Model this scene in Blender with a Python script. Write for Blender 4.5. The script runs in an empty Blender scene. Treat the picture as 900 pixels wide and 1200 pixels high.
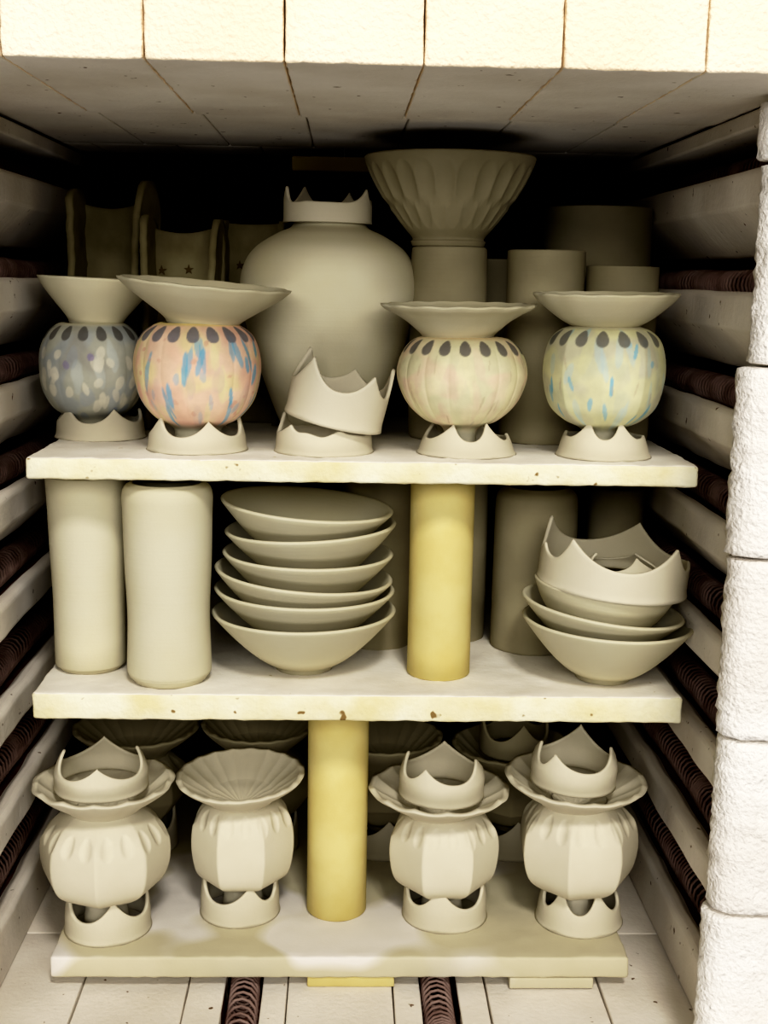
import bpy, bmesh, math, random
from math import sin, cos, pi, sqrt, radians, atan2, exp
from mathutils import Vector, Matrix, noise
random.seed(7)
C = bpy.context.scene.collection
# ------------------------------------------------------------------ camera model
CZ = .510                      # camera height above the kiln floor (m)
F = 1500.0                     # focal length for a 900x1200 frame
def _n(a):
    l = sqrt(sum(q*q for q in a)); return tuple(q/l for q in a)
def _dot(a, b): return sum(p*q for p, q in zip(a, b))
AY = _n((405-450, 325-600, F))
_up = (sin(.012), -cos(.012), 0); _k = _dot(_up, AY)
AZ = _n(tuple(u-_k*q for u, q in zip(_up, AY)))
AX = (AZ[1]*AY[2]-AZ[2]*AY[1], AZ[2]*AY[0]-AZ[0]*AY[2], AZ[0]*AY[1]-AZ[1]*AY[0])
if AX[0] < 0: AX = tuple(-q for q in AX)
def at(px, py, Y=None, Z=None, X=None):
    v = (px-450, py-600, F)
    w = (_dot(v, AX), _dot(v, AY), _dot(v, AZ))
    if Y is not None: t = Y/w[1]
    elif Z is not None: t = (Z-CZ)/w[2]
    else: t = X/w[0]
    return Vector((w[0]*t, w[1]*t, w[2]*t+CZ))
def scale_at(px, py, Y):       # metres covered by one pixel of width
    return (at(px+1, py, Y=Y)-at(px, py, Y=Y)).length
# ------------------------------------------------------------------ tagging
def tag(o, label=None, cat=None, group=None, kind=None):
    if label: o['label'] = label
    if cat: o['category'] = cat
    if group: o['group'] = group
    if kind: o['kind'] = kind
    return o
def bearing(p): return atan2(-p[0], p[1])
def empty(name, loc, label, cat, group=None):
    o = bpy.data.objects.new(name, None); C.objects.link(o); o.location = loc
    o.empty_display_size = .02
    return tag(o, label, cat, group)
def mesh_obj(name, verts, faces, mat, parent=None, smooth=True, loc=None, cols=None):
    me = bpy.data.meshes.new(name); me.from_pydata([tuple(v) for v in verts], [], faces); me.update()
    bm = bmesh.new(); bm.from_mesh(me); bmesh.ops.recalc_face_normals(bm, faces=bm.faces); bm.to_mesh(me); bm.free()
    if smooth:
        for p in me.polygons: p.use_smooth = True
    if cols:
        a = me.color_attributes.new('paint', 'FLOAT_COLOR', 'POINT')
        for i, c in enumerate(cols): a.data[i].color = (c[0], c[1], c[2], 1)
    me.materials.append(mat)
    o = bpy.data.objects.new(name, me); C.objects.link(o)
    if loc is not None: o.location = loc
    if parent: o.parent = parent
    return o
# ------------------------------------------------------------------ materials
def lin(c):
    r = []
    for q in c:
        q = q/255
        r.append(q/12.92 if q <= .04045 else ((q+.055)/1.055)**2.4)
    return (r[0], r[1], r[2], 1)
def material(name, base, dark=None, nscale=30, spots=None, spot_scale=60, spot_cut=.72, rough=.9,
             bump=.15, bscale=250, bdist=.001, rings=0, attr=False, fine=None):
    m = bpy.data.materials.new(name); m.use_nodes = True
    nt = m.node_tree; N = nt.nodes; L = nt.links
    b = N['Principled BSDF']; b.inputs['Roughness'].default_value = rough
    b.inputs['Specular IOR Level'].default_value = .15
    tc = N.new('ShaderNodeTexCoord')
    n1 = N.new('ShaderNodeTexNoise'); n1.inputs['Scale'].default_value = nscale; n1.inputs['Detail'].default_value = 5
    L.new(tc.outputs['Object'], n1.inputs['Vector'])
    mx = N.new('ShaderNodeMix'); mx.data_type = 'RGBA'
    rp = N.new('ShaderNodeMapRange'); rp.inputs[1].default_value = .35; rp.inputs[2].default_value = .7
    L.new(n1.outputs['Fac'], rp.inputs[0]); L.new(rp.outputs[0], mx.inputs['Factor'])
    mx.inputs['A'].default_value = base; mx.inputs['B'].default_value = dark or tuple(q*.88 for q in base[:3])+(1,)
    out = mx.outputs['Result']
    if attr:
        at_ = N.new('ShaderNodeAttribute'); at_.attribute_name = 'paint'
        mm = N.new('ShaderNodeMix'); mm.data_type = 'RGBA'; mm.blend_type = 'MULTIPLY'; mm.inputs['Factor'].default_value = 1
        mx.inputs['A'].default_value = (1, 1, 1, 1); mx.inputs['B'].default_value = (.88, .88, .88, 1)
        L.new(out, mm.inputs['A']); L.new(at_.outputs['Color'], mm.inputs['B']); out = mm.outputs['Result']
    if spots:
        n2 = N.new('ShaderNodeTexNoise'); n2.inputs['Scale'].default_value = spot_scale; n2.inputs['Detail'].default_value = 2
        L.new(tc.outputs['Object'], n2.inputs['Vector'])
        r2 = N.new('ShaderNodeMapRange'); r2.inputs[1].default_value = spot_cut; r2.inputs[2].default_value = spot_cut+.04
        L.new(n2.outputs['Fac'], r2.inputs[0])
        m2 = N.new('ShaderNodeMix'); m2.data_type = 'RGBA'
        L.new(r2.outputs[0], m2.inputs['Factor']); L.new(out, m2.inputs['A']); m2.inputs['B'].default_value = spots
        out = m2.outputs['Result']
    L.new(out, b.inputs['Base Color'])
    nb = N.new('ShaderNodeTexNoise'); nb.inputs['Scale'].default_value = bscale; nb.inputs['Detail'].default_value = 6
    L.new(tc.outputs['Object'], nb.inputs['Vector'])
    h = nb.outputs['Fac']
    if rings:
        sp = N.new('ShaderNodeMapping'); sp.inputs['Scale'].default_value = (2, 2, rings)
        L.new(tc.outputs['Object'], sp.inputs['Vector'])
        n3 = N.new('ShaderNodeTexNoise'); n3.inputs['Scale'].default_value = 1; n3.inputs['Detail'].default_value = 4
        L.new(sp.outputs[0], n3.inputs['Vector'])
        ad = N.new('ShaderNodeMath'); ad.operation = 'MULTIPLY_ADD'; ad.inputs[1].default_value = 1.6
        L.new(n3.outputs['Fac'], ad.inputs[0]); L.new(h, ad.inputs[2]); h = ad.outputs[0]
    bp = N.new('ShaderNodeBump'); bp.inputs['Strength'].default_value = bump; bp.inputs['Distance'].default_value = bdist
    L.new(h, bp.inputs['Height']); L.new(bp.outputs[0], b.inputs['Normal'])
    return m
CLAY = lin((200, 195, 174))
M = {}
M['clay'] = material('clay', CLAY, lin((196, 189, 163)), nscale=14, bump=.25, bscale=500, bdist=.0004, rings=420)
M['clay_plain'] = material('clay_plain', lin((204, 198, 180)), lin((197, 190, 170)), nscale=16, bump=.2, bscale=500, bdist=.0004)
M['clay_shaded'] = material('clay_shaded', lin((162, 155, 132)), lin((148, 141, 118)), nscale=18, bump=.25, bscale=400, bdist=.0005, rings=300)  # darker clay copy for the rear vessels; their shade is put into the colour
M['clay_inside'] = material('clay_inside', lin((168, 152, 122)), lin((150, 134, 106)), nscale=30, bump=.2, bscale=400, bdist=.0005)
M['slab'] = material('slab_clay', lin((150, 143, 116)), lin((130, 122, 94)), nscale=40, bump=.5, bscale=220, bdist=.0008)
M['stamp'] = material('stamp_mark', lin((104, 90, 62)), rough=1)
M['paint'] = material('painted_clay', CLAY, nscale=90, attr=True, bump=.25, bscale=300, bdist=.0004)
M['post'] = material('yellow_post', lin((208, 196, 144)), lin((198, 182, 124)), nscale=22, spots=lin((120, 92, 40)), spot_scale=230, spot_cut=.80, bump=.2, bscale=600, bdist=.0005)
M['shelf'] = material('kiln_wash', lin((240, 236, 226)), lin((222, 216, 204)), nscale=18, spots=lin((190, 176, 138)), spot_scale=130, spot_cut=.74, bump=.5, bscale=220, bdist=.0008)
M['shelf_edge'] = material('shelf_edge', lin((226, 222, 200)), lin((214, 204, 164)), nscale=30, spots=lin((140, 118, 80)), spot_scale=90, spot_cut=.70, bump=.7, bscale=300, bdist=.001)
M['shelf_clay'] = material('bare_shelf', lin((202, 195, 172)), lin((194, 187, 162)), nscale=14, spots=lin((222, 217, 210)), spot_scale=7, spot_cut=.55, bump=.2, bscale=400, bdist=.0005)
M['brick'] = material('soft_brick', lin((236, 230, 220)), lin((220, 212, 200)), nscale=12, spots=lin((120, 98, 76)), spot_scale=120, spot_cut=.715, bump=.5, bscale=260, bdist=.001)
M['brick_rough'] = material('rough_brick', lin((240, 236, 230)), lin((230, 224, 216)), nscale=14, spots=lin((206, 186, 160)), spot_scale=190, spot_cut=.84, bump=1, bscale=330, bdist=.002)
M['brick_warm'] = material('warm_brick', lin((248, 234, 212)), lin((242, 222, 192)), nscale=9, spots=lin((196, 160, 120)), spot_scale=180, spot_cut=.83, bump=.9, bscale=300, bdist=.002)
M['back'] = material('back_brick_shaded', lin((110, 88, 70)), lin((86, 68, 54)), nscale=12, bump=.5, bscale=200, bdist=.001)  # brick darkened for the back wall; shade of the kiln's depth is in the colour
M['joint'] = material('joint_shadow', lin((150, 120, 92)), rough=1)
M['coil'] = material('coil_wire', lin((158, 138, 130)), lin((124, 102, 94)), nscale=60, rough=.55, bump=.1)
M['groove'] = material('groove_brown', lin((120, 88, 78)), lin((92, 66, 58)), nscale=40, bump=.4)  # reddish brown for groove floors, niche backs and floor channels
# ------------------------------------------------------------------ shape tools
def smooth_profile(pts, sub=6):
    """Catmull-Rom through traced (a, b) points; a point with a third value True stays a hard corner"""
    P = [(p[0], p[1]) for p in pts]; hard = [len(p) > 2 for p in pts]
    out = []
    for i in range(len(P)-1):
        p1, p2 = P[i], P[i+1]
        p0 = P[i-1] if i > 0 and not hard[i] else (2*p1[0]-p2[0], 2*p1[1]-p2[1])
        p3 = P[i+2] if i+2 < len(P) and not hard[i+1] else (2*p2[0]-p1[0], 2*p2[1]-p1[1])
        for s in range(sub):
            t = s/sub; t2 = t*t; t3 = t2*t
            out.append(tuple(.5*((2*p1[k])+(-p0[k]+p2[k])*t+(2*p0[k]-5*p1[k]+4*p2[k]-p3[k])*t2+(-p0[k]+3*p1[k]-3*p2[k]+p3[k])*t3) for k in (0, 1)))
    out.append(P[-1]); return [(max(0, r), z) for r, z in out]
def lathe(prof, seg=96, mod=None):
    """prof: list of (r, z) bottom centre -> outside -> rim -> inside centre. mod(theta, i, r, z) -> (r, z)"""
    V, Fc, rows = [], [], []
    for i, (r, z) in enumerate(prof):
        if r < 1e-5:
            rows.append([len(V)]*seg); V.append((0, 0, z)); continue
        row = []
        for k in range(seg):
            t = 2*pi*k/seg; rr, zz = mod(t, i, r, z) if mod else (r, z)
            row.append(len(V)); V.append((rr*sin(t), -rr*cos(t), zz))
        rows.append(row)
    for a, b in zip(rows, rows[1:]):
        for k in range(seg):
            k2 = (k+1) % seg
            q = [a[k], a[k2], b[k2], b[k]]
            u = []
            for e in q:
                if e not in u: u.append(e)
            if len(u) > 2: Fc.append(u)
    return V, Fc
def shell(outer, th, floor_z):
    """thin-walled vessel profile from an outer profile that starts at the base centre"""
    inner = []
    for (r, z) in outer:
        if r > th*1.5 and z > floor_z: inner.append((r-th, z))
    top = outer[-1]
    lip = [(top[0]-th*.25, top[1]+th*.22), (top[0]-th*.75, top[1]+th*.22)]
    inner = inner[::-1]
    return outer+lip+inner+[(0, floor_z)]
def ring_heights(prongs, az, valley, power=.8):
    """prongs: (azimuth, peak) sorted; returns height of the scalloped edge and nearness to a prong tip"""
    n = len(prongs)
    for i in range(n):
        a0, h0 = prongs[i]; a1, h1 = prongs[(i+1) % n]
        if i == n-1: a1 += 2*pi
        for s in (0, 2*pi, -2*pi):
            if a0 <= az+s <= a1:
                t = (az+s-a0)/(a1-a0); c = 2*t-1
                pk = h0 if c < 0 else h1
                k = abs(c)**(2.5*power)
                k = k*(1-.10*k)/.9
                return valley+(pk-valley)*k
    return valley
def crown_mesh(r, valley, prongs, th=.0038, taper=.0, flare=.03, lean=0.0, seg=240, rows=12, power=.9, wob=.0):
    """thrown clay ring with a scalloped pronged edge; prongs = [(azimuth deg, peak height)]"""
    pr = sorted([(radians(a) % (2*pi), h) for a, h in prongs])
    V, Fc = [], []
    def col(k):
        t = 2*pi*k/seg; H = ring_heights(pr, t, valley, power); H += wob*noise.noise(Vector((cos(t)*2.2, sin(t)*2.2, r*99)))
        P = []
        for j in range(rows+1):
            z = H*j/rows; u = z/valley
            rr = r*(1-taper*min(u, 2)) + flare*r*exp(-(z/(valley*.12))**2)
            if z > valley*.8: rr += lean*r*((z-valley*.8)/valley)**1.3
            P.append((rr, z))
        Q = []
        for j in range(rows, -1, -1):
            rr, z = P[j]
            tt = th*(.72+.28*(1-j/rows))
            Q.append((rr-tt, z-(th*.1 if j == rows else 0)))
        # rounded lip
        a, b = P[-1], Q[0]
        P.append(((a[0]*.8+b[0]*.2), a[1]+th*.2)); P.append(((a[0]*.25+b[0]*.75), a[1]+th*.2))
        return [(q[0]*sin(t), -q[0]*cos(t), q[1]) for q in P+Q]
    cols = [col(k) for k in range(seg)]; n = len(cols[0])
    for c in cols: V += c
    for k in range(seg):
        k2 = (k+1) % seg
        for j in range(n):
            j2 = (j+1) % n
            Fc.append((k*n+j, k2*n+j, k2*n+j2, k*n+j2))
    return V, Fc
def add_box(V, Fc, x0, x1, y0, y1, z0, z1):
    b = len(V)
    V += [(x0, y0, z0), (x1, y0, z0), (x1, y1, z0), (x0, y1, z0), (x0, y0, z1), (x1, y0, z1), (x1, y1, z1), (x0, y1, z1)]
    Fc += [tuple(b+i for i in f) for f in ((0, 3, 2, 1), (4, 5, 6, 7), (0, 1, 5, 4), (1, 2, 6, 5), (2, 3, 7, 6), (3, 0, 4, 7))]
def rough_boxes(name, boxes, mat, cell=.008, bevel=.004, amp=.0012, freq=70, kind='structure'):
    """several bricks as one mesh, each with a rounded, crumbly skin"""
    V, Fc = [], []
    bv = bevel if isinstance(bevel, tuple) else (bevel,)*3
    for (x0, x1, y0, y1, z0, z1) in boxes:
        c = Vector(((x0+x1)/2, (y0+y1)/2, (z0+z1)/2)); h = Vector(((x1-x0)/2, (y1-y0)/2, (z1-z0)/2))
        idx = {}
        def grid(bb, d): # include bevel loops
            q = [-d, -d+bb*.5, -d+bb*1.05]
            m = max(1, int((2*d-2.1*bb)/cell))
            q += [-d+bb*1.05+(2*d-2.1*bb)*i/m for i in range(1, m)]
            q += [d-bb*1.05, d-bb*.5, d]; return q
        G = [grid(bv[a], h[a]) for a in range(3)]
        def vert(p):
            key = tuple(round(q, 6) for q in p)
            if key in idx: return idx[key]
            q = Vector([max(-h[a]+bv[a], min(h[a]-bv[a], p[a])) for a in range(3)])
            d = Vector([(p[a]-q[a])/bv[a] for a in range(3)])
            if d.length > 1e-9: d = d.normalized()*max(abs(d[0]), abs(d[1]), abs(d[2]))
            d = Vector([d[a]*bv[a] for a in range(3)])
            w = c+q+d
            nn = noise.noise(w*freq)+.5*noise.noise(w*freq*2.3)
            n2 = d.normalized() if d.length > 1e-9 else Vector((0, 0, 0))
            w = w+n2*nn*amp
            idx[key] = len(V); V.append(tuple(w)); return idx[key]
        for ax in range(3):
            u, v = (ax+1) % 3, (ax+2) % 3
            for s in (-1, 1):
                for i in range(len(G[u])-1):
                    for j in range(len(G[v])-1):
                        q = []
                        for (a, b) in ((i, j), (i+1, j), (i+1, j+1), (i, j+1)):
                            p = [0, 0, 0]; p[ax] = s*h[ax]; p[u] = G[u][a]; p[v] = G[v][b]; q.append(vert(p))
                        Fc.append(tuple(q) if s > 0 else tuple(q[::-1]))
    o = mesh_obj(name, V, Fc, mat)
    if kind: tag(o, kind=kind)
    return o
def coil_mesh(length, R=.0104, wire=.0012, pitch=.0060, seed=1, n=12, m=5):
    rnd = random.Random(seed); V, Fc = [], []
    turns = int(length/pitch); y = 0; pts = []
    ph = [rnd.uniform(0, 6) for _ in range(4)]
    for i in range(turns*n+1):
        t = 2*pi*i/n; k = i/n
        p = pitch*(1+.55*sin(k*.45+ph[0])*sin(k*.13+ph[1])); y += p/n
        ox = .0012*sin(k*.11+ph[2]); oz = .0006*sin(k*.17+ph[3])
        lean = .45*R*sin(t)
        pts.append(Vector((R*cos(t)+ox, y+lean, R*sin(t)+oz)))
    s = length/pts[-1].y
    for p in pts: p.y *= s
    for i, p in enumerate(pts):
        d = (pts[min(i+1, len(pts)-1)]-pts[max(i-1, 0)]).normalized()
        t = 2*pi*i/n; e1 = Vector((cos(t), 0, sin(t))); e1 = (e1-d*e1.dot(d)).normalized(); e2 = d.cross(e1)
        for j in range(m):
            a = 2*pi*j/m; V.append(tuple(p+wire*(cos(a)*e1+sin(a)*e2)))
    for i in range(len(pts)-1):
        for j in range(m):
            j2 = (j+1) % m; Fc.append((i*m+j, i*m+j2, (i+1)*m+j2, (i+1)*m+j))
    return V, Fc
# ------------------------------------------------------------------ the kiln shell
FRONT, JAMB, BACK = .69, .745, 1.225
WL, WR = -.243, .2535            # lips of the side-wall courses
CEIL = CZ+.108
TOPZ, MIDZ, BOTZ = CZ-.1228, CZ-.2885, CZ-.4850
PITCH = .0770
LIPS = [CZ+.0725-PITCH*k for k in range(8)]
def wall_profile():
    P = [(0, CEIL-.0005)]
    first = True
    for k, z in enumerate([LIPS[0]+PITCH]+LIPS):
        if k > 0:
            P += [(.047, z+.0215), (.050, z+.010), (.047, z-.002), (.040, z-.008), (.017, z-.008), (.0105, z-.001), (.0035, z), (0, z-.003)]
        if k == len(LIPS):
            P.append((0, 0)); break
        P += [(0, z-.024 if k else CEIL-.012), (.030, z-.0535), (.047, z-.0555)]
    return P
def make_wall(name, x0, sgn):
    P = wall_profile(); P.append((.12, 0)); P.append((.12, CEIL-.0005))
    V, Fc = [], []; ys = [JAMB+.034+(BACK-JAMB-.034)*i/40 for i in range(41)]; n = len(P)
    for y in ys:
        for (a, z) in P:
            w = noise.noise(Vector((a*30, y*25, z*25)))*.0012 if a < .06 and 0 < z < CEIL-.01 else 0
            V.append((x0+sgn*(a+w), y, z+w*.5))
    for i in range(len(ys)-1):
        for j in range(n):
            j2 = (j+1) % n; Fc.append((i*n+j, i*n+j2, (i+1)*n+j2, (i+1)*n+j))
    Fc.append(tuple(range(n))); Fc.append(tuple(len(V)-n+i for i in range(n))[::-1])
    o = mesh_obj(name, V, Fc, M['brick'], smooth=False); tag(o, kind='structure')
    o.data.materials.append(M['groove'])
    for p in o.data.polygons:
        a = abs(p.center.x-x0)
        if a > .0155 and p.normal.z > .3 and p.center.y < BACK and len(p.vertices) == 4: p.material_index = 1
        if a > .040 and a < .06 and len(p.vertices) == 4: p.material_index = 1
    md = o.modifiers.new('b', 'BEVEL'); md.width = .0018; md.segments = 2; md.limit_method = 'ANGLE'; md.angle_limit = radians(25)
    return o
make_wall('wall_left', WL, -1); make_wall('wall_right', WR, 1)
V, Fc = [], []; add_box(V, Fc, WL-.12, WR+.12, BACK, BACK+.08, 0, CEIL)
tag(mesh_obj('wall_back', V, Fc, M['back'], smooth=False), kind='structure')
# roof: rows of bricks on edge, joints running front to back
def roof():
    boxes = []
    xs = [at(px, 75, Y=FRONT).x for px in (168, 333, 497, 660, 828)]
    step = (xs[4]-xs[0])/4
    X = [xs[0]-2*step, xs[0]-step]+xs+[xs[4]+step, xs[4]+2*step]
    hb = [(X[i]+.0004, X[i+1]-.0004, FRONT, FRONT+.228, CEIL, CEIL+.16) for i in range(len(X)-1)]
    rough_boxes('trim_1', hb, M['brick_warm'], cell=.007, bevel=.0016, amp=.0006, freq=150)
    hd = bpy.data.objects['trim_1']; hd.data.materials.append(M['brick'])
    for p in hd.data.polygons:
        if p.normal.z < -.6 and p.center.y > FRONT+.001: p.material_index = 1
    for row, (y0, y1) in enumerate([(FRONT+.2290, FRONT+.457), (FRONT+.458, BACK+.09)]):
        sh = .004 if row == 0 else .03
        for i in range(-1, len(X)-1):
            if i < 0:
                boxes.append((WL-.16, X[0]+sh-.0004, y0, y1, CEIL+.0015, CEIL+.10)); continue
            a, b = X[i]+sh, X[i+1]+sh
            boxes.append((a+.0004, b-.0004, y0, y1, CEIL+.0015, CEIL+.10))
    boxes.append((WL-.16, WR+.16, FRONT+.2295, BACK+.085, CEIL+.09, CEIL+.12))  # unseen plate added on top so no light leaks through the joints
    rough_boxes('ceiling', boxes, M['brick'], cell=.02, bevel=.0016, amp=.0003)
roof()
# door jambs: courses of insulating brick with crumbly edges
zc = [CZ+v for v in (.105, .070, -.0475, -.1635, -.279, -.395, -.5099)]
jr, jl = [], []
for i in range(len(zc)-1):
    off = (0, .003, -.0035, -.002, -.001, -.003)[i]
    jr.append((.2385+off, .44, JAMB, JAMB+.0335, zc[i+1]+.0004, zc[i]-.0004))
    jl.append((-.44, -.2335-off, JAMB, JAMB+.0335, zc[i+1]+.0004, zc[i]-.0004))
rough_boxes('trim_2', jr, M['brick_rough'], cell=.004, bevel=(.020, .0155, .0016), amp=.0022, freq=190)
rough_boxes('trim_3', jl, M['brick_rough'], cell=.012, bevel=(.010, .008, .002), amp=.0014, freq=120)
# floor: brick strips with two element channels
cuts = [(-.365, -.1860), (-.1850, -.1090), (-.1080, -.0815), (-.0545, -.0365), (-.0355, .0400), (.0410, .0605), (.0875, .1080), (.1095, .1925), (.1935, .375)]
fb = []
for i, (a, b) in enumerate(cuts):
    for (y0, y1) in ((JAMB-.05, JAMB+.19), (JAMB+.191, BACK+.08)):
        fb.append((a, b, y0, y1, -.05, 0-(.0012 if i % 2 else 0)))
fb.append((-.0813, -.0547, JAMB-.05, BACK+.08, -.05, -.019)); fb.append((.0607, .0873, JAMB-.05, BACK+.08, -.05, -.019))
fl = rough_boxes('floor', fb, M['brick'], cell=.02, bevel=.0013, amp=.0003)
fl.data.materials.append(M['groove'])
for p in fl.data.polygons:
    if (-.0815 < p.center.x < -.0545 or .0605 < p.center.x < .0875) and p.center.z < -.002: p.material_index = 1
# heating elements, one per groove
cm = [coil_mesh(BACK-JAMB-.05, seed=s) for s in (1, 2, 3)]
cmesh = []
for s, (v, f) in enumerate(cm):
    o = mesh_obj('heating_element', v, f, M['coil']); cmesh.append(o.data); bpy.data.objects.remove(o)
ordn = ['topmost', 'second from top', 'third from top', 'fourth from top', 'fifth from top', 'sixth from top', 'seventh from top', 'lowest']
k = 0
for side, x0, s in (('right', WR, 1), ('left', WL, -1)):
    for i, z in enumerate(LIPS):
        o = bpy.data.objects.new('heating_element', cmesh[k % 3]); C.objects.link(o); k += 1
        o.location = (x0+s*.0285, JAMB+.040, z+.0037)
        tag(o, f'dark brown coiled heating wire in the {ordn[i]} groove of the {side} brick wall', 'heating coil', 'coiled elements in the side wall grooves')
for nm, x in (('left', -.068), ('right', .074)):
    o = bpy.data.objects.new('heating_element', cmesh[k % 3]); C.objects.link(o); k += 1
    o.location = (x, JAMB-.03, -.0072)
    tag(o, f'dark coiled heating wire in the {nm} channel of the kiln floor', 'heating coil', 'coiled elements in the floor channels')
# pale brick high on the back wall
a = at(342, 182, Y=1.13); b = at(486, 203, Y=1.13)
yb = rough_boxes('fire_brick', [(a.x, b.x, 1.13, BACK+.002, b.z, a.z)], M['post'], cell=.01, bevel=.0015, amp=.0005, kind=None)
tag(yb, 'narrow yellow fire brick set high on the dark back wall behind the fluted bowl', 'brick')
# ------------------------------------------------------------------ shelves
def shelf(label, x0, x1, y0, y1, z, th, mtop, medge, seed):
    rnd = random.Random(seed)
    V, Fc = [], []
    nx, ny = 120, 40
    def wob(x, y): return .0009*noise.noise(Vector((x*60, y*60, seed)))+.0005*noise.noise(Vector((x*200, y*200, seed)))
    root = empty('kiln_shelf', ((x0+x1)/2, (y0+y1)/2, z), label, 'shelf')
    o = rough_boxes('slab', [(x0, x1, y0, y1, z-th, z)], medge, cell=.006, bevel=.0022, amp=.0008, freq=110, kind=None)
    o.data.materials.append(mtop)
    for p in o.data.polygons:
        if p.normal.z > .72: p.material_index = 1
    o.parent = root; o.matrix_parent_inverse = Matrix.Translation(root.location).inverted()
    return root
shelf('topmost white kiln shelf carrying the painted vases and large round vase', -.2140, .2435, .86, 1.15, TOPZ, .0150, M['shelf'], M['shelf_edge'], 3)
shelf('middle white kiln shelf carrying tall cylinders and two bowl stacks', -.2150, .2420, .86, 1.15, MIDZ, .0190, M['shelf'], M['shelf_edge'], 5)
shelf('lowest cream kiln shelf carrying unpainted poppy pod vases', -.2070, .2130, .855, 1.15, BOTZ, .0165, M['shelf_clay'], M['shelf_clay'], 8)
# pads under the lowest shelf
for px0, px1, py, lab in ((360, 462, 1157, 'flat yellow prop under the lowest shelf below the yellow post'), (597, 695, 1159, 'flat cream prop under the lowest shelf near its right end')):
    a = at(px0, py, Z=0); b = at(px1, py, Z=0)
    o = rough_boxes('shelf_prop', [(a.x, b.x, a.y, a.y+.05, .0001, BOTZ-.0166)], M['post' if px0 == 360 else 'shelf_clay'], cell=.01, bevel=.0012, amp=.0004, kind=None)
    tag(o, lab, 'prop', 'flat props under the lowest shelf')
# posts
def post(px, py, hw, z0, z1, lab):
    f = at(px, py, Z=z0); s = scale_at(px, py, f.y+.02); r = hw*s
    H = z1-z0-.0002
    pr = [(r*.62, 0), (r-.001, 0), (r, .0012), (r, H-.0012), (r-.001, H), (r*.62, H), (r*.62, 0)]
    v, fc = lathe(pr, 72)
    o = mesh_obj('shelf_post', v, fc, M['post'], loc=(f.x, f.y+r, z0+.0001))
    md = o.modifiers.new('e', 'EDGE_SPLIT'); md.split_angle = radians(40)
    tag(o, lab, 'post', 'yellow posts between the shelves')
post(516, 799, 36.6, MIDZ, TOPZ-.0150, 'yellow cylindrical kiln post standing on the middle shelf')
post(394, 1081, 34.7, BOTZ, MIDZ-.0190, 'yellow cylindrical kiln post standing on the lowest shelf')
# ------------------------------------------------------------------ vessels
def ring_on(px, py_front, hw, z, label, valley_px, peaks_px, group, name='crown_ring', **kw):
    """a ring whose base front touches the shelf at pixel row py_front"""
    f = at(px, py_front, Z=z); Yc = kw.pop('Yc', None)
    if Yc: f = at(px, py_front, Y=Yc-.034)
    s = scale_at(px, py_front, f.y+.03); r = hw*s
    loc = Vector((f.x*(f.y+r)/f.y, f.y+r, z+.0002))
    mat = kw.pop('mat', M['clay_plain'])
    v, fc = crown_mesh(r/(1+kw.get('flare', .03)), valley_px*s, [(a, h*s) for a, h in peaks_px], **kw)
    o = mesh_obj(name, v, fc, mat, loc=loc); tag(o, label, 'clay ring', group)
    o.rotation_euler = (0, 0, bearing(loc))
    return o, loc, s, r
def lobes(t, n, depth, sharp=1.0):
    return 1-depth*abs(sin(t*n/2))**(-1) if False else 1
def facet(t, n, k, ph=0):
    a = ((t+ph) % (2*pi/n))-pi/n
    poly = cos(pi/n)/cos(a)
    return 1+(poly-(cos(pi/n)+1)/2)*k
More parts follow.
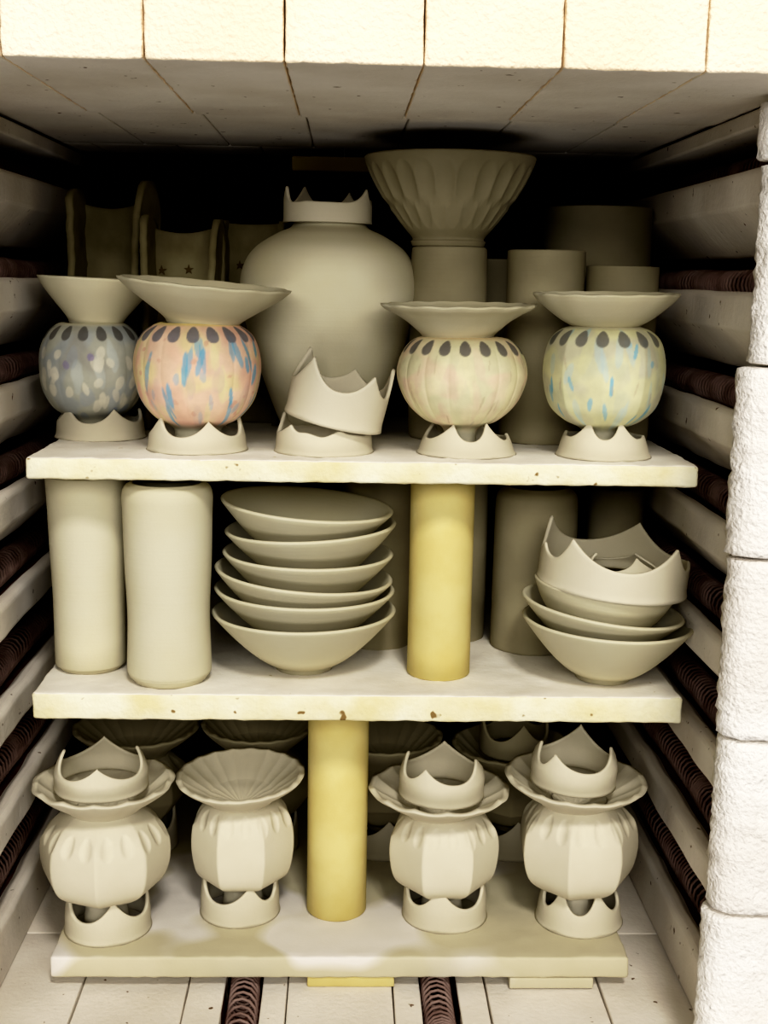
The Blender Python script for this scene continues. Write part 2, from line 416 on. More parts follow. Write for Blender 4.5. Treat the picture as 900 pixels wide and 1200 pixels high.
def make_vase(name, cx, Yc, prof_px, neck_px, dish, label, group, mat, s, z_off=0, facets=None, lob=None, petals=None,
              paint=None, dcx=None, tilt=(0, 0), dish_mat=None, pleat=.0, npleat=20, wavy=.012, nwave=9, inside=None, rot=0, body_tilt=0):
    """globe on a narrow foot (one mesh) with a flared rim as its part. prof_px: (halfwidth px, row px) from foot to neck."""
    zof = lambda y: at(cx, y, Y=Yc).z
    z0 = zof(prof_px[0][1])
    X = at(cx, prof_px[len(prof_px)//2][1], Y=Yc).x
    root = empty(name, (X, Yc, z0), label, 'vase', group); root.rotation_euler = (0, 0, bearing((X, Yc)))
    pts = [(r*s, zof(y)-z0)+((True,) if len(q) else ()) for (r, y, *q) in prof_px]
    outer = [(0, 0)]+smooth_profile(pts, 16)
    H = outer[-1][1]
    inner = [(max(.003, r-.0035), z) for r, z in outer[1:] if z > .012][::-8]
    prof = outer+inner+[(0, .012)]
    nout = len(outer)
    zs = lambda z: z/H
    def mod(t, i, r, z):
        u = zs(z); tt = t+rot
        env = max(0, min(1, (u-.10)/.15))*max(0, min(1, (1.0-u)/.15))
        if i < nout:
            if facets: r *= 1+(facet(tt, facets[0], facets[1])-1)*env
            if lob: r *= 1-lob[1]*env*abs(sin(tt*lob[0]/2))**0 * (1-abs(cos(tt*lob[0]/2))**.6)
            if petals:
                n, uc, us, dp = petals
                a = abs(((tt*n/(2*pi)) % 1)-.5)*2      # 1 at the boundary, 0 at the centre of a petal
                m = max(0, 1-(a/.62)**2-((u-uc)/us)**2)**.8
                r -= dp*m
            r *= 1+.006*noise.noise(Vector((cos(t)*1.6, sin(t)*1.6, z*25+cx)))
        return r, z
    seg = 320 if paint else 240
    V, Fc = lathe(prof, seg, mod)
    cols = None
    if paint:
        cols = []
        nv = 1+(nout-1)*seg
        colf = [paint((2*pi*k/seg+pi) % (2*pi)-pi) for k in range(seg)]
        for q, (x, y, z) in enumerate(V):
            cols.append(colf[(q-1) % seg](zs(z)) if 0 < q < nv else CLAY)
    mesh_obj('body', V, Fc, mat, root, cols=cols)
    # flared rim
    (rim_hw, rim_y, neck_hw, neck_y) = dish
    dx = dcx if dcx is not None else cx
    zn = at(dx, neck_y, Y=Yc).z; zr = at(dx, rim_y, Y=Yc).z
    nx = at(dx, (neck_y+rim_y)/2, Y=Yc).x-X
    R, rn, h = rim_hw*s, neck_hw*s, zr-zn
    curve = neck_px     # list of (fraction of height, fraction of radius growth)
    out = [(rn*.92, -.004), (rn, 0)]+[(rn+(R-rn)*b, h*a) for a, b in curve]
    out = [out[0]]+smooth_profile(out[1:], 8)
    th = .0030
    nin = len(out)
    inn = [(max(.0, r-th*1.2), z+th*.55) for r, z in out[1:]][::-1]
    lip = [(out[-1][0]+th*.15, out[-1][1]+th*.45)]
    fr = inside if inside else .35
    # the bowl inside closes toward a small hole
    inn2 = []
    for r, z in inn:
        if r > rn*.98: inn2.append((r, z))
    base = inn2[-1]
    inn2 += [(base[0]*.75, base[1]-.0022), (base[0]*.5, base[1]-.0048), (base[0]*.25, base[1]-.0070), (base[0]*.1, base[1]-.0085), (0, base[1]-.0095)]
    prof = [(0, -.0135), (rn*.5, -.011)]+out+lip+inn2
    def modd(t, i, r, z):
        u = max(0, (r-rn)/(R-rn)); w = u*u; uq = min(1, r/R)
        tt = t+rot
        r2 = r*(1+wavy*w*cos(nwave*tt)+.008*w*noise.noise(Vector((cos(t)*2, sin(t)*2, cx))))
        z2 = z+pleat*(1.3*(1-abs(sin(npleat*tt/2))*1.6)*uq**.7 if i > len(out)+2 else u*.6*(1-abs(sin(npleat*tt/2))*1.6))+wavy*R*w*.45*sin(nwave*tt*1.0+1)
        return r2, z2
    V, Fc = lathe(prof, 240, modd)
    d = mesh_obj('flared_rim', V, Fc, dish_mat or mat if not paint else (dish_mat or M['clay']), root, loc=(nx, 0, zn-z0))
    d.rotation_euler = (radians(tilt[0]), radians(tilt[1]), 0)
    return root, d
CURVE = [(.07, .03), (.20, .15), (.45, .44), (.75, .78), (1, 1)]
CURVE_C = [(.10, .04), (.25, .16), (.50, .38), (.74, .66), (.90, .90), (1, 1)]
CURVE_D = [(.08, .10), (.28, .36), (.55, .64), (.82, .88), (1, 1)]
# ---- painting of the four decorated vases
def mixc(a, b, k): return tuple(a[i]*(1-k)+b[i]*k for i in range(3))
def painter(base, patches, strokes, petal_col, petal_az, petal_u, seed, band=None, petal_w=.115, petal_h=.066):
    rnd = random.Random(seed)
    S = []
    for (col, n, w0, w1, h0, h1, u0, u1, al, *az) in strokes:
        for i in range(n):
            A = rnd.uniform(-pi, pi)
            S.append((A, rnd.uniform(u0, u1), rnd.uniform(w0, w1), rnd.uniform(h0, h1), lin(col), al*rnd.uniform(.7, 1), rnd.uniform(-.6, .6)))
    cb = lin(base)
    PC = [(lin(c), sc, off, cut) for (c, sc, off, cut) in patches]
    def column(az):
        near = []
        for st in S:
            d = az-st[0]; d = (d+pi) % (2*pi)-pi
            if abs(d) <= st[2]*2.2+.12: near.append(st)
        return lambda u: f(az, u, near)
    def f(az, u, near):
        c = cb
        p = Vector((cos(az), sin(az), u*2.2))
        for (pc, sc, off, cut) in PC:
            v = noise.noise(p*sc+Vector((off, off*2, 0)))
            c = mixc(c, pc, max(0, min(1, (v-cut)*4))*.8)
        for (A, U, w, h, sc_, al, sl) in near:
            d = az-A
            if d > pi: d -= 2*pi
            if d < -pi: d += 2*pi
            if abs(d) > w*2.2 or abs(u-U) > h*1.6: continue
            d -= (u-U)*sl
            q = (d/w)**2+((u-U)/h)**2+.5*noise.noise(Vector((az*9, u*14, A)))
            k = max(0, min(1, (1.15-q)*2.5))*al
            if k > 0: c = mixc(c, sc_, k)
        for A in petal_az:
            d = az-A
            if d > pi: d -= 2*pi
            if d < -pi: d += 2*pi
            ww = petal_w*(1-.12*(u-petal_u)/petal_h)
            q = (d/ww)**2+((u-petal_u)/petal_h)**2
            k = max(0, min(1, (1.1-q)*4))*.92
            if k > 0: c = mixc(c, lin(petal_col), k)
        if u < .16: c = mixc(c, CLAY[:3], min(1, (.16-u)*18))
        if u > .972: c = mixc(c, (band or CLAY[:3]), min(1, (u-.972)*40))
        return c
    return column
def petals_at(n, ph=0): return [((i+.5)*2*pi/n+ph+pi) % (2*pi)-pi for i in range(n)]
paintA = painter((180, 180, 168), [((168, 172, 172), 1.8, 3.1, .05), ((166, 164, 154), 1.5, 8.2, .1)],
    [((196, 202, 200), 24, .07, .12, .12, .2, .2, .8, .5), ((160, 166, 174), 12, .1, .18, .06, .12, .2, .8, .5), ((142, 150, 162), 10, .08, .14, .04, .06, .15, .3, .7),
     ((212, 208, 192), 75, .055, .10, .045, .075, .25, .78, .8), ((142, 132, 164), 6, .05, .07, .025, .04, .6, .8, .7)],
    (110, 108, 104), petals_at(16), .915, 11)
paintB = painter((226, 198, 176), [((224, 208, 166), 1.9, 1.3, .05), ((224, 188, 168), 1.7, 5.5, .08)],
    [((222, 212, 170), 34, .05, .11, .09, .18, .15, .85, .55), ((120, 172, 194), 38, .035, .06, .07, .17, .2, .82, .8), ((206, 162, 146), 60, .03, .05, .015, .028, .2, .88, .6),
     ((156, 178, 188), 18, .03, .06, .04, .08, .15, .6, .6), ((204, 180, 172), 16, .06, .12, .1, .18, .2, .7, .4)],
    (130, 128, 132), petals_at(18, .1), .915, 23, band=lin((222, 206, 150))[:3])
paintC = painter((222, 212, 182), [((222, 202, 178), 1.7, 2.3, .0), ((214, 210, 178), 2.1, 7.7, .08)],
    [((226, 218, 182), 30, .06, .12, .14, .28, .25, .8, .55), ((216, 194, 174), 24, .05, .10, .08, .2, .2, .8, .4), ((180, 164, 140), 46, .010, .022, .04, .09, .15, .78, .45), ((176, 170, 154), 22, .03, .05, .02, .05, .08, .3, .5)],
    (122, 118, 112), petals_at(18, .22), .91, 31, band=lin((224, 208, 176))[:3], petal_w=.10)
paintD = painter((216, 213, 178), [((208, 208, 180), 1.8, 4.3, .03), ((202, 198, 176), 1.9, 9.1, .1)],
    [((220, 217, 176), 26, .06, .12, .14, .26, .25, .8, .55), ((190, 206, 202), 22, .04, .08, .08, .16, .2, .85, .6), ((126, 180, 202), 34, .03, .055, .03, .10, .2, .85, .8),
     ((168, 198, 204), 14, .05, .09, .03, .05, .85, .95, .7), ((184, 166, 142), 30, .012, .025, .03, .07, .1, .7, .45)],
    (130, 128, 120), petals_at(16, .15), .905, 52)
TG = 'painted pod shaped vases on clay rings'
SG = 'pronged clay rings under the painted vases'
# A
o, loc, s, r = ring_on(118.5, 523, 53.5, TOPZ, 'pale clay pronged ring under the grey and blue painted vase, leftmost on the top shelf', 19, [(-52, 37), (20, 35), (92, 32), (165, 36), (-125, 34)], SG, taper=.03, lean=-.05, Yc=.978)
make_vase('flared_vase', 109, loc.y, [(25, 503), (24, 497), (30, 489), (47, 476), (58.5, 455), (61.5, 432), (60, 408), (52, 390), (42, 381), (36, 378)], CURVE,
          (67, 328, 31, 379), 'grey and blue painted vase with pale dabs, leftmost on the top shelf', TG, M['paint'], s, paint=paintA, lob=(14, .012), dcx=112, tilt=(0, 2.2), wavy=.006, nwave=11)
# B
o, loc, s, r = ring_on(231.5, 534, 60, TOPZ, 'pale clay pronged ring under the pink and blue painted vase', 18, [(-58, 40), (15, 36), (86, 42), (160, 36), (-128, 36)], SG, taper=.03, lean=-.05)
make_vase('flared_vase', 231.5, loc.y, [(28, 514), (27, 506), (31, 499), (50, 488), (66, 468), (73.5, 440), (73, 415), (65, 393), (52, 382), (43, 378)], CURVE,
          (99, 334, 42, 379), 'pink and blue painted vase with a wide tilted rim, second from left', TG, M['paint'], s, paint=paintB, lob=(16, .012), dcx=237, tilt=(2, 4.2), wavy=.010, nwave=13)
# centre stack
o, loc, s, r = ring_on(379.5, 536.5, 59, TOPZ, 'low pronged clay ring under the tilted crown ring at the centre of the top shelf', 23, [(-45, 33), (-115, 44), (20, 28), (75, 30), (170, 34)], SG, taper=.03, wob=.003, power=1.3)
c0 = loc
v, fc = crown_mesh(57*s, 41*s, [(-42, 72*s), (37, 66*s), (95, 75*s), (-128, 74*s), (165, 58*s)], taper=-.02, flare=.025, lean=-.02)
t2 = mesh_obj('crown_ring', v, fc, M['clay_plain'], loc=(at(391, 495, Y=c0.y).x-.0005, c0.y-.001, at(391, 493, Y=c0.y).z))
t2.rotation_euler = (radians(3), radians(12.5), radians(1))
tag(t2, 'pale clay crown ring lying tilted on another ring before the large vase', 'clay ring', SG)
# C
o, loc, s, r = ring_on(546, 538.5, 59, TOPZ, 'pale clay pronged ring under the pale yellow painted vase right of centre', 17, [(-22, 36), (34, 38), (96, 22), (165, 36), (-110, 34)], SG, taper=.10, lean=-.05)
make_vase('flared_vase', 541, loc.y, [(20, 520), (19, 508), (24, 499), (44, 491), (64, 472), (75, 446), (74.5, 426), (66, 407), (54, 397), (40, 394)], CURVE_C,
          (89, 359, 41, 395), 'pale yellow and peach painted vase with a wavy rim, right of the large round vase', TG, M['paint'], s, paint=paintC, lob=(16, .016), dcx=537, tilt=(1, -.5), wavy=.014, nwave=15)
# D
o, loc, s, r = ring_on(706, 541.5, 56, TOPZ, 'pale clay pronged ring under the yellow green painted vase, rightmost on the top shelf', 22, [(-25, 43), (29, 44), (88, 24), (165, 38), (-95, 26)], SG, taper=.12, lean=-.05)
make_vase('flared_vase', 707, loc.y, [(23, 519), (22, 508), (26, 501), (44, 492), (61, 475), (69, 446), (69, 420), (63, 398), (52, 387), (39, 382)], CURVE_D,
          (83, 346, 38, 383), 'yellow green painted vase with blue strokes, rightmost on the top shelf', TG, M['paint'], s, paint=paintD, facets=(9, .5), dcx=710, tilt=(1, -.5), wavy=.010, nwave=14)
# ---- generic lathe vessel traced in pixels
def vessel(name, cx, Yc, z0, prof_px, label, cat, group=None, mat='clay', th=.0035, sub=8, mod=None, seg=128, tilt=(0, 0), floor=.004, mouth=None, yref=None):
    yref = yref or prof_px[0][1]
    s = scale_at(cx, yref, Yc); X = at(cx, yref, Y=Yc).x
    pts = [(q[0]*s, max(0, at(cx, q[1], Y=Yc).z-z0))+((True,) if len(q) > 2 else ()) for q in prof_px]
    pts[0] = (pts[0][0], 0)+pts[0][2:]
    outer = [(0, 0)]+smooth_profile(pts, sub)
    prof = shell(outer, th, floor)
    V, Fc = lathe(prof, seg, (lambda t, i, r, z: mod(t, i, r, z, outer)) if mod else None)
    o = mesh_obj(name, V, Fc, M[mat], loc=(X, Yc, z0+.0003))
    o.rotation_euler = (radians(tilt[0]), radians(tilt[1]), 0)
    tag(o, label, cat, group)
    return o, s
# large round vase
YB = c0.y+.104
vessel('large_vase', 384, YB, TOPZ, [(50, 508), (62, 480), (82, 425), (97, 375), (102, 340), (98, 313), (85, 292), (62, 276), (44, 267), (42, 258), (44, 252), (47, 249)],
       'large round shouldered clay vase at the centre back of the top shelf', 'vase', mat='clay', th=.005, sub=10)
zt = at(384, 262, Y=YB).z
s = scale_at(384, 255, YB)
v, fc = crown_mesh(52*s, 21*s, [(-70, 40*s), (-28, 22*s), (62, 38*s), (100, 28*s), (150, 38*s), (215, 44*s)], taper=.0, flare=.01, lean=.0, th=.0036, power=1.1)
o = mesh_obj('crown_ring', v, fc, M['clay_plain'], loc=(at(384, 255, Y=YB).x, YB, zt)); o.rotation_euler = (0, radians(.5), radians(0))
tag(o, 'clay crown ring sitting around the neck of the large round vase', 'clay ring')
# jar carrying the fluted bowl
Y1 = 1.005
vessel('tall_jar', 521, Y1, TOPZ, [(41, 512), (43, 500), (44, 420), (44, 330), (43, 296), (42, 291)], 'plain clay cylinder jar carrying the fluted bowl', 'jar', 'plain cylinders at the back of the top shelf', mat='clay_shaded')
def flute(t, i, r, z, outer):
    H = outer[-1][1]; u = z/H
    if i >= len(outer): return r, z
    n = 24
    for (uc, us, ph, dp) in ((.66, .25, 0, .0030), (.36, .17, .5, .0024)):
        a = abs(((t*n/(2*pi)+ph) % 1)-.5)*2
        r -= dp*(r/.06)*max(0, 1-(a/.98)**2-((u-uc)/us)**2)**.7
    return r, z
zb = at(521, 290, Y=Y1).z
vessel('fluted_bowl', 525, Y1, zb+.0004, [(42, 289), (44, 284, 1), (42, 280), (52, 268), (70, 245), (87, 218), (97, 195), (99.5, 186)], 'large fluted clay bowl carved with petals, standing on a cylinder jar', 'bowl', mat='clay_shaded', th=.005, mod=flute, seg=312, sub=10)
vessel('tall_jar', 632, .992, TOPZ, [(46, 516), (48, 506), (48, 480), (46, 400), (44, 350), (44.5, 300), (43.5, 295)], 'tall narrow clay cylinder behind the two right painted vases', 'jar', 'plain cylinders at the back of the top shelf', mat='clay_shaded')
vessel('wide_jar', 690, 1.085, TOPZ, [(59, 500), (61, 492), (61.5, 400), (61, 300), (60.5, 250), (59, 245)], 'wide tall clay cylinder, rear right on the top shelf', 'jar', 'plain cylinders at the back of the top shelf', mat='clay_shaded')
vessel('tall_jar', 720, .985, TOPZ, [(36, 514), (38, 506), (38, 450), (40, 400), (41, 320), (40, 315)], 'short clay cylinder rising behind the yellow green vase', 'jar', 'plain cylinders at the back of the top shelf', mat='clay_shaded')
vessel('tall_jar', 580, 1.06, TOPZ, [(30, 500), (31, 490), (31, 400), (31, 312), (30, 308)], 'dim clay cylinder in the gap beside the fluted bowl foot', 'jar', 'plain cylinders at the back of the top shelf', mat='clay_shaded')
# slab trays standing on end, rear left of the top shelf
def tray(cx0, cx1, ytop, yl, yr, Y, label, lw, rw, stars, ybot=505, depth=.026, sag=6):
    a = at(cx0, ytop, Y=Y); b = at(cx1, ytop, Y=Y); z0 = TOPZ+.0003
    s = scale_at(cx0, ytop, Y)
    W = b.x-a.x; H = a.z-z0; HL = at(cx0, yl, Y=Y).z-z0; HR = at(cx1, yr, Y=Y).z-z0
    root = empty('slab_tray', (a.x+W/2, Y, z0), label, 'tray', 'slab trays standing on end at the back')
    V, Fc = [], []; n, m = 24, 40
    th = .0045
    def top(u): return H-sag*s*sin(pi*u)
    for side in (0, 1):
        for j in range(m+1):
            for i in range(n+1):
                u = i/n; z = top(u)*j/m
                y = .010-.010*(2*u-1)**2*1.0+side*th+.0008*noise.noise(Vector((u*4, z*40, cx0)))
                V.append((-W/2+W*u, y, z))
    g = (n+1)*(m+1)
    for j in range(m):
        for i in range(n):
            q = j*(n+1)+i
            Fc.append((q, q+1, q+n+2, q+n+1)); Fc.append((g+q, g+q+n+1, g+q+n+2, g+q+1))
    for i in range(n):
        q = m*(n+1)+i; Fc.append((q, q+1, g+q+1, g+q)); Fc.append((i, g+i, g+i+1, i+1))
    for j in range(m):
        q = j*(n+1); Fc.append((q, q+n+1, g+q+n+1, g+q)); q += n; Fc.append((q, g+q, g+q+n+1, q+n+1))
    mesh_obj('panel', V, Fc, M['slab'], root)
    for sx, hh, w in ((-1, HL, lw), (1, HR, rw)):
        V, Fc = [], []
        yf, ybk = (-depth, .012) if sx < 0 else (-depth*.8, .016)
        xf, xb = (-W/2, -W/2+.003) if sx < 0 else (W/2-.002, W/2-.002+rw*.0005)
        K = 14
        for j in range(m+1):
            u = j/m
            for side in (0, 1):
                for k in range(K+1):
                    v = k/K; y = yf+(ybk-yf)*v
                    top_z = hh*(1-.10*(abs(2*v-1))**3*(1.4 if sx > 0 else .5))
                    z = top_z*u
                    ww = .0011*noise.noise(Vector((sx*3, z*80, cx0)))+.0007*noise.noise(Vector((sx*3, z*230, v*2+cx0)))
                    lean = .004*sx*(u**3)*(1 if sx > 0 else .2)
                    V.append((xf+(xb-xf)*v+(side-.5)*.0052+ww+lean, y+ww*(1-v), z))
        n0 = 2*(K+1)
        order = list(range(K+1))+[K+1+k for k in range(K, -1, -1)]
        for j in range(m):
            for q in range(n0):
                a_, b_ = order[q], order[(q+1) % n0]
                Fc.append((j*n0+a_, j*n0+b_, (j+1)*n0+b_, (j+1)*n0+a_))
        for base_ in (0, m*n0):
            for k in range(K): Fc.append((base_+k, base_+k+1, base_+K+2+k, base_+K+1+k))
        mesh_obj('side_wall', V, Fc, M['slab'], root)
    for (px, py) in stars:
        p = at(px, py, Y=Y+.008); V = []; R = .0042
        for k in range(10):
            t = pi/2+k*pi/5; q = R if k % 2 == 0 else R*.38
            V.append((q*cos(t), 0, q*sin(t)))
        u = (p.x-a.x)/W
        yy = .010-.010*(2*u-1)**2-.0012
        n0 = len(V); V += [(x, .0025, z) for x, y, z in V]
        Fc = [tuple(range(n0)), tuple(range(2*n0-1, n0-1, -1))]+[(k, (k+1) % n0, n0+(k+1) % n0, n0+k) for k in range(n0)]
        mesh_obj('star_stamp', V, Fc, M['stamp'], root, smooth=False, loc=(p.x-(a.x+W/2), yy, p.z-z0))
tray(92, 163, 237, 222, 212, 1.068, 'tall clay slab tray standing on end, leftmost at the back', 13, 24, [], depth=.034)
tray(175, 250, 266, 252, 257, 1.055, 'clay slab tray with star stamps standing on end between the other two', 14, 10, [(190, 317), (221, 316)], depth=.03)
tray(262, 326, 261, 258, 259, 1.075, 'clay slab tray with star stamps standing on end, beside the large vase', 7, 9, [(281, 311), (312, 440), (305, 462)], depth=.016, sag=1)
# ------------------------------------------------------------------ middle shelf
def wob_mod(t, i, r, z, outer):
    return r*(1+.012*noise.noise(Vector((cos(t)*.8, sin(t)*.8, z*14+outer[-1][0]*100)))), z
f1 = at(107, 793, Z=MIDZ); f2 = at(198, 808, Z=MIDZ)
vessel('tall_cylinder', 107, f1.y+.026, MIDZ, [(35, 786, 1), (40, 775, 1), (41, 768), (41.5, 700), (44, 640), (45.5, 590), (46.5, 563), (46.5, 557)], 'tall pale clay cylinder, leftmost on the middle shelf', 'vase', 'tall clay cylinders at left on the middle shelf', mod=wob_mod)
vessel('tall_cylinder', 199, f2.y+.025, MIDZ, [(41, 799, 1), (47.5, 787, 1), (49, 777), (47.5, 720), (50, 660), (51.5, 600), (52, 580), (49, 570), (44, 566)], 'tall pale clay cylinder with rounded lip, second from left on the middle shelf', 'vase', 'tall clay cylinders at left on the middle shelf', mod=wob_mod)
BG = 'dim clay cylinders at the back of the middle shelf'
vessel('tall_cylinder', 441, 1.0, MIDZ, [(38, 756), (41, 748), (42, 700), (42, 600), (42, 562), (40, 560)], 'dim clay cylinder behind the left bowl stack', 'vase', BG, mat='clay_shaded')
vessel('tall_cylinder', 526, 1.02, MIDZ, [(38, 750), (40, 742), (41, 700), (41, 600), (40, 560)], 'dim clay cylinder hidden behind the yellow post', 'vase', BG, mat='clay_shaded')
vessel('tall_cylinder', 622, .992, MIDZ, [(43, 767), (47, 755), (48, 740), (47.5, 640), (47, 590), (44, 577), (36, 571)], 'dim clay cylinder with rounded shoulder between the post and the right bowl stack', 'vase', BG, mat='clay_shaded')
vessel('tall_cylinder', 714, 1.03, MIDZ, [(30, 740), (31, 730), (32, 640), (31, 580), (30, 572)], 'dim clay cylinder rising behind the right bowl stack', 'vase', BG, mat='clay_shaded')
def bowl_prof(R, H, rf, th=.0032, round_=0.0):
    o = [(0, .0015), (rf*.8, .0015), (rf*.85, 0), (rf, 0), (rf*1.0, .003)]
    n = 16
    for i in range(1, n+1):
        u = i/n
        a = rf+(R-rf)*(u**(.80-round_)); z = .003+(H-.003)*u**1.12
        o.append((a, z))
    top = o[-1]
    o += [(top[0]+.0004, top[1]+.001), (top[0]-th*.3, top[1]+.0022), (top[0]-th*.8, top[1]+.0016)]
    for i in range(n, 0, -1):
        u = i/n
        a = rf+(R-rf)*(u**(.80-round_)); z = .003+(H-.003)*u**1.12
        o.append((max(.001, a-th*1.05), z+th*.55*(1-u*.6)))
    o.append((rf*.5, .0048)); o.append((0, .0045))
    return o
def bowl(cx, rim_y, hw, Yc, H, tilt, label, group, z0=None, rf=.30, round_=0, mat='clay'):
    s = scale_at(cx, rim_y, Yc); R = hw*s; rim = at(cx, rim_y, Y=Yc)
    v, fc = lathe(bowl_prof(R, H, R*rf, round_=round_), 128)
    base = Vector((rim.x, Yc, rim.z-H)) if z0 is None else Vector((rim.x, Yc, z0+.0003))
    if z0 is None:
        rot = Matrix.Rotation(radians(tilt[1]), 3, 'Y') @ Matrix.Rotation(radians(tilt[0]), 3, 'X')
        base = rim-rot @ Vector((0, 0, H))
    o = mesh_obj('clay_bowl', v, fc, M[mat], loc=base)
    o.rotation_euler = (radians(tilt[0]), radians(tilt[1]), 0)
    tag(o, label, 'bowl', group); return o, s
fb_ = at(351, 795, Z=MIDZ); sB = scale_at(351, 795, fb_.y+.02); YL = fb_.y+33*sB+.006
H1 = at(357, 716, Y=YL).z-MIDZ
LG = 'nested clay bowls in the left stack'
bowl(357, 717, 107, YL, H1, (0, -.6), 'widest clay bowl at the bottom of the left stack', LG, z0=MIDZ, rf=.31)
for cx, ry, hw, tl, lab in ((357, 690, 105, (0, .9), 'clay bowl second from bottom in the left stack'), (356, 672, 104, (0, 4.6), 'thin right leaning clay bowl third from bottom in the left stack'),
                            (361, 648, 99.5, (0, .8), 'clay bowl third from top in the left stack'), (364, 618, 100, (0, -3.0), 'clay bowl tilted up at right, second from top in the left stack'),
                            (360, 592, 101, (1, 4.4), 'clay bowl showing its dark inside, topmost in the left stack')):
    bowl(cx, ry, hw, YL, H1*.93, tl, lab, LG, rf=.31)
fr_ = at(708, 805, Z=MIDZ); sR = scale_at(708, 805, fr_.y+.02); YR = fr_.y+33*sR+.001
H2 = at(709, 728, Y=YR).z-MIDZ
RG = 'nested clay bowls in the right stack'
bowl(709, 729, 98.5, YR, H2, (0, 2.2), 'widest clay bowl at the bottom of the right stack', RG, z0=MIDZ, rf=.32)
bowl(706, 711, 94.5, YR, H2*.80, (0, 7.2), 'tilted clay bowl in the middle of the right stack', RG, rf=.32)
bowl(709, 687, 82, YR, H2*.72, (0, 5.5), 'smaller rounded clay bowl under the crown ring in the right stack', RG, rf=.42, round_=.38)
s = scale_at(716, 680, YR)
v, fc = crown_mesh(86*s, 33*s, [(-48, 60*s), (40, 62*s), (82, 38*s), (150, 62*s), (-120, 66*s), (-85, 44*s)], taper=.0, flare=.02, lean=-.01, th=.0034)
o = mesh_obj('crown_ring', v, fc, M['clay_plain'], loc=(at(716, 683, Y=YR).x, YR, at(716, 685, Y=YR).z)); o.rotation_euler = (radians(1), radians(5), 0)
tag(o, 'large clay crown ring resting on top of the right bowl stack', 'clay ring')
v, fc = crown_mesh(50*s, 12*s, [(20, 28*s), (140, 24*s), (-100, 24*s)], taper=.1, flare=.02, lean=-.12, th=.003)
o = mesh_obj('crown_ring', v, fc, M['clay_plain'], loc=(at(728, 680, Y=YR).x, YR+.003, at(728, 677, Y=YR).z)); o.rotation_euler = (0, radians(4), 0)
tag(o, 'small low clay ring lying inside the large crown ring on the right bowl stack', 'clay ring')
# ------------------------------------------------------------------ bottom shelf
PG = 'unpainted pod vases in the front row of the lowest shelf'
RG2 = 'pronged clay rings under the unpainted vases'
CG = 'crown rings lying on the flared rims'
DC = [(.15, .10), (.35, .30), (.60, .60), (.85, .87), (1, 1)]
def crown_on(px, y_base, hw, Y, valley, peaks, tilt, label, lean=-.17):
    s = scale_at(px, y_base, Y); p = at(px, y_base, Y=Y)
    v, fc = crown_mesh(hw*s, valley*s, [(a, h*s) for a, h in peaks], taper=-.02, flare=.02, lean=lean, th=.0034)
    o = mesh_obj('crown_ring', v, fc, M['clay_plain'], loc=p); o.rotation_euler = (radians(tilt[0]), radians(tilt[1]), bearing(p))
    tag(o, label, 'clay ring', CG)
# P1
o, loc, s, r = ring_on(127.5, 1111, 51, BOTZ, 'clay pronged ring under the leftmost unpainted vase', 25, [(8, 50), (95, 50), (180, 50), (-80, 54)], RG2, taper=.0, lean=-.06)
make_vase('flared_vase', 123.5, loc.y, [(26, 1074), (25, 1052), (44, 1043), (64, 1028), (72.5, 1003), (70, 974), (55, 956), (42, 947), (36, 944)], DC,
          (80, 916, 38, 950), 'unpainted clay vase with a dimpled shoulder and pleated rim, leftmost on the lowest shelf', PG, M['clay_plain'], s, facets=(8, 1.0), petals=(18, .81, .085, .0020),
          dcx=122, pleat=.0010, npleat=13, wavy=.012, nwave=11, rot=.15)
crown_on(119, 920, 54, loc.y, 22, [(-6, 37), (88, 46), (174, 44), (-90, 46)], (0, 0), 'clay crown ring on the rim of the leftmost unpainted vase')
# P2
o, loc, s, r = ring_on(281.5, 1089, 47, BOTZ, 'clay pronged ring under the second unpainted vase, left of the yellow post', 25, [(17, 48), (78, 46), (180, 50), (-85, 54)], RG2, taper=.0, lean=-.05)
make_vase('flared_vase', 285, loc.y, [(24, 1058), (23, 1036), (36, 1029), (51, 1018), (57, 994), (57, 968), (52, 948), (42, 938), (32, 935)], DC,
          (73, 908, 36, 937), 'unpainted clay vase with an open pleated rim and no crown, left of the yellow post', PG, M['clay_plain'], s, facets=(7, 1.0), petals=(17, .88, .09, .0013),
          dcx=283, tilt=(3, -2), pleat=.00038, npleat=20, wavy=.004, nwave=20, rot=.5)
# P3
o, loc, s, r = ring_on(520, 1095.5, 50, BOTZ, 'clay pronged ring under the unpainted vase just right of the yellow post', 25, [(-8, 52), (85, 56), (180, 50), (-88, 56)], RG2, taper=.0, lean=-.06)
make_vase('flared_vase', 519, loc.y, [(25, 1065), (23, 1044), (38, 1037), (55, 1023), (61, 998), (60, 974), (52, 958), (42, 950), (34, 947)], DC,
          (80, 924, 38, 951), 'unpainted clay vase with a wide pleated rim, just right of the yellow post', PG, M['clay_plain'], s, facets=(7, 1.1), petals=(17, .87, .09, .0013),
          dcx=514, tilt=(0, .5), pleat=.0010, npleat=13, wavy=.010, nwave=12, rot=.35)
crown_on(517, 929, 49, loc.y, 27, [(-26, 42), (68, 49), (178, 48), (-84, 50)], (0, 1), 'clay crown ring on the rim of the vase just right of the yellow post')
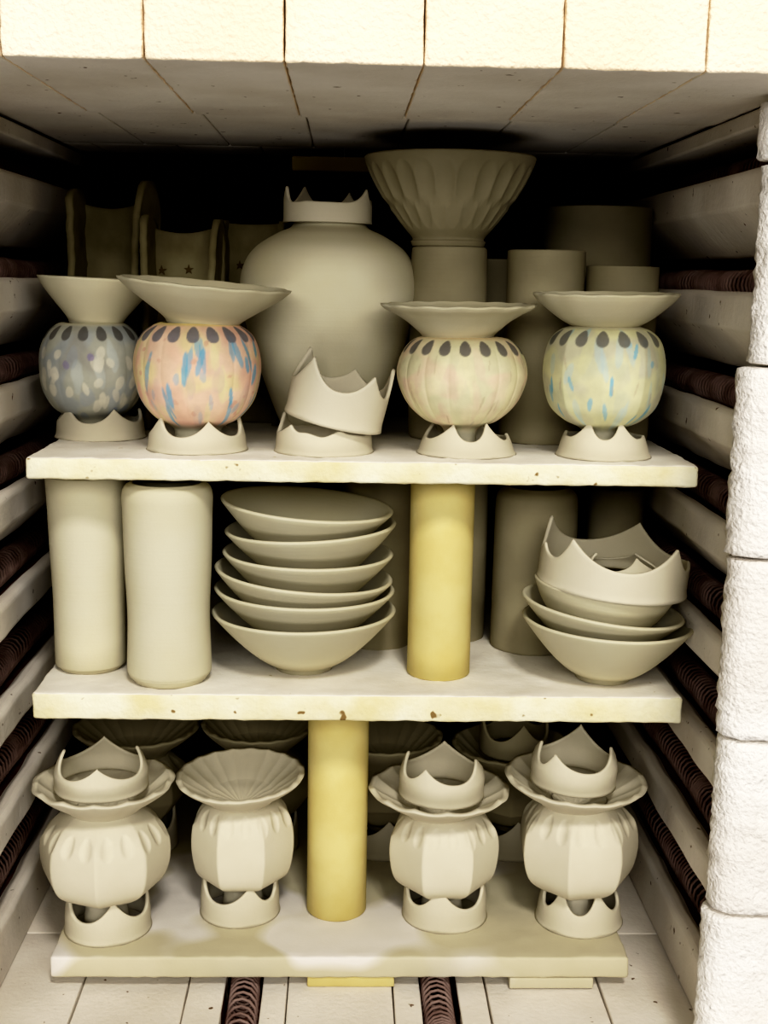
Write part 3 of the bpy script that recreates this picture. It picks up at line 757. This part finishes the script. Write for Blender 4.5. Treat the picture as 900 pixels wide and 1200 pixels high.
# P4
o, loc, s, r = ring_on(676.5, 1101, 51, BOTZ, 'clay pronged ring under the rightmost unpainted vase', 23, [(-30, 52), (32, 50), (100, 34), (180, 50), (-85, 58)], RG2, taper=.06, lean=-.06)
make_vase('flared_vase', 676, loc.y, [(23, 1072), (22, 1043), (40, 1036), (59, 1020), (66.5, 993), (64, 965), (54, 948), (42, 938), (36, 935)], DC,
          (80, 912, 38, 942), 'unpainted clay vase with tilted rim, rightmost on the lowest shelf', PG, M['clay_plain'], s, facets=(7, 1.1), petals=(17, .86, .09, .0014),
          dcx=673, tilt=(1, 2), pleat=.0006, npleat=16, wavy=.006, nwave=9, rot=.1)
crown_on(671, 915, 49, loc.y, 27, [(-32, 43), (76, 50), (174, 56), (-74, 48)], (0, 3), 'clay crown ring on the rim of the rightmost unpainted vase')
# back row
GB = 'unpainted pod vases in the back row of the lowest shelf'
for (cx, rim_y, hw, lab, labr, rot) in ((160, 852, 73, 'dim pleated rim clay vase behind the leftmost front vase', 'clay ring under the dim vase behind the leftmost front vase', .2),
                                        (303, 849, 66, 'dim pleated rim clay vase behind the open rimmed front vase', 'clay ring under the dim vase behind the open rimmed front vase', .6),
                                        (452, 862, 66, 'dim pleated rim clay vase just right behind the yellow post', 'clay ring under the dim vase right behind the yellow post', .4),
                                        (600, 872, 70, 'dim clay vase between and behind the two right front vases', 'clay ring under the dim vase between the two right front vases', .9)):
    Y = 1.045; s = scale_at(cx, 900, Y); b = at(cx, 900, Y=Y).x
    v, fc = crown_mesh(47*s, 26*s, [(5, 46*s), (95, 48*s), (180, 46*s), (-85, 48*s)], lean=-.05)
    o = mesh_obj('crown_ring', v, fc, M['clay_plain'], loc=(b, Y, BOTZ+.0002)); tag(o, labr, 'clay ring', 'pronged clay rings in the back row')
    zb = BOTZ+24*s
    # rows measured from the shelf so that the body clears its ring
    yb = next(y for y in range(1100, 800, -1) if at(cx, y, Y=Y).z >= zb)
    rt = rim_y+26
    make_vase('flared_vase', cx, Y, [(22, yb), (22, yb-6), (38, yb-14), (54, yb-32), (60, (yb+rt)/2), (57, rt+22), (44, rt+8), (32, rt+1)], DC,
              (hw, rim_y, 36, rt+4), lab, GB, M['clay_shaded'], s, facets=(7, .9), petals=(15, .86, .09, .0012), pleat=.0005, npleat=20, wavy=.006, nwave=12, rot=rot, dish_mat=M['clay_shaded'])
    if cx == 600:
        v, fc = crown_mesh(40*s, 20*s, [(8, 42*s), (92, 44*s), (180, 42*s), (-86, 44*s)], lean=-.02, flare=.0)
        p = at(602, 878, Y=Y); o = mesh_obj('crown_ring', v, fc, M['clay_shaded'], loc=p)
        tag(o, 'dim clay crown ring on the back vase between the two right front vases', 'clay ring', CG)
# ------------------------------------------------------------------ camera, light, world
cam = bpy.data.cameras.new('camera'); co = bpy.data.objects.new('camera', cam); C.objects.link(co)
cam.sensor_fit = 'VERTICAL'; cam.sensor_height = 24; cam.sensor_width = 18; cam.lens = 24*F/1200; cam.clip_start = .01
R = Matrix(((AX[0], -AX[1], -AX[2]), (AY[0], -AY[1], -AY[2]), (AZ[0], -AZ[1], -AZ[2])))
co.matrix_world = Matrix.Translation((0, 0, CZ)) @ R.to_4x4()
bpy.context.scene.camera = co
def area(name, loc, target, size, power, col, sy=None):
    l = bpy.data.lights.new(name, 'AREA'); l.energy = power; l.color = col; l.size = size
    if sy: l.shape = 'RECTANGLE'; l.size_y = sy
    o = bpy.data.objects.new(name, l); C.objects.link(o); o.location = loc
    o.rotation_euler = (Vector(target)-Vector(loc)).to_track_quat('-Z', 'Y').to_euler(); return o
area('room_light', (.25, -.75, 2.0), (0, .9, .4), .35, 25, (1, .97, .92), .3)
area('room_fill', (.06, -1.5, 1.14), (0, .9, .4), 2.3, 39, (1, .98, .95), .7)
area('floor_bounce', (0, -.75, -.25), (0, .8, .62), 1.4, 9.5, (1, .97, .94), .6)
w = bpy.data.worlds.new('room'); bpy.context.scene.world = w; w.use_nodes = True
w.node_tree.nodes['Background'].inputs[0].default_value = (1, .97, .94, 1); w.node_tree.nodes['Background'].inputs[1].default_value = .05
vs = bpy.context.scene.view_settings; vs.view_transform = 'Standard'; vs.look = 'None'; vs.exposure = 0; vs.gamma = 1
vs.use_curve_mapping = True
cu = vs.curve_mapping.curves[3]
for p in ((.03, .004), (.09, .04), (.22, .175), (.5, .56), (.8, .87)): cu.points.new(*p)
vs.curve_mapping.update()
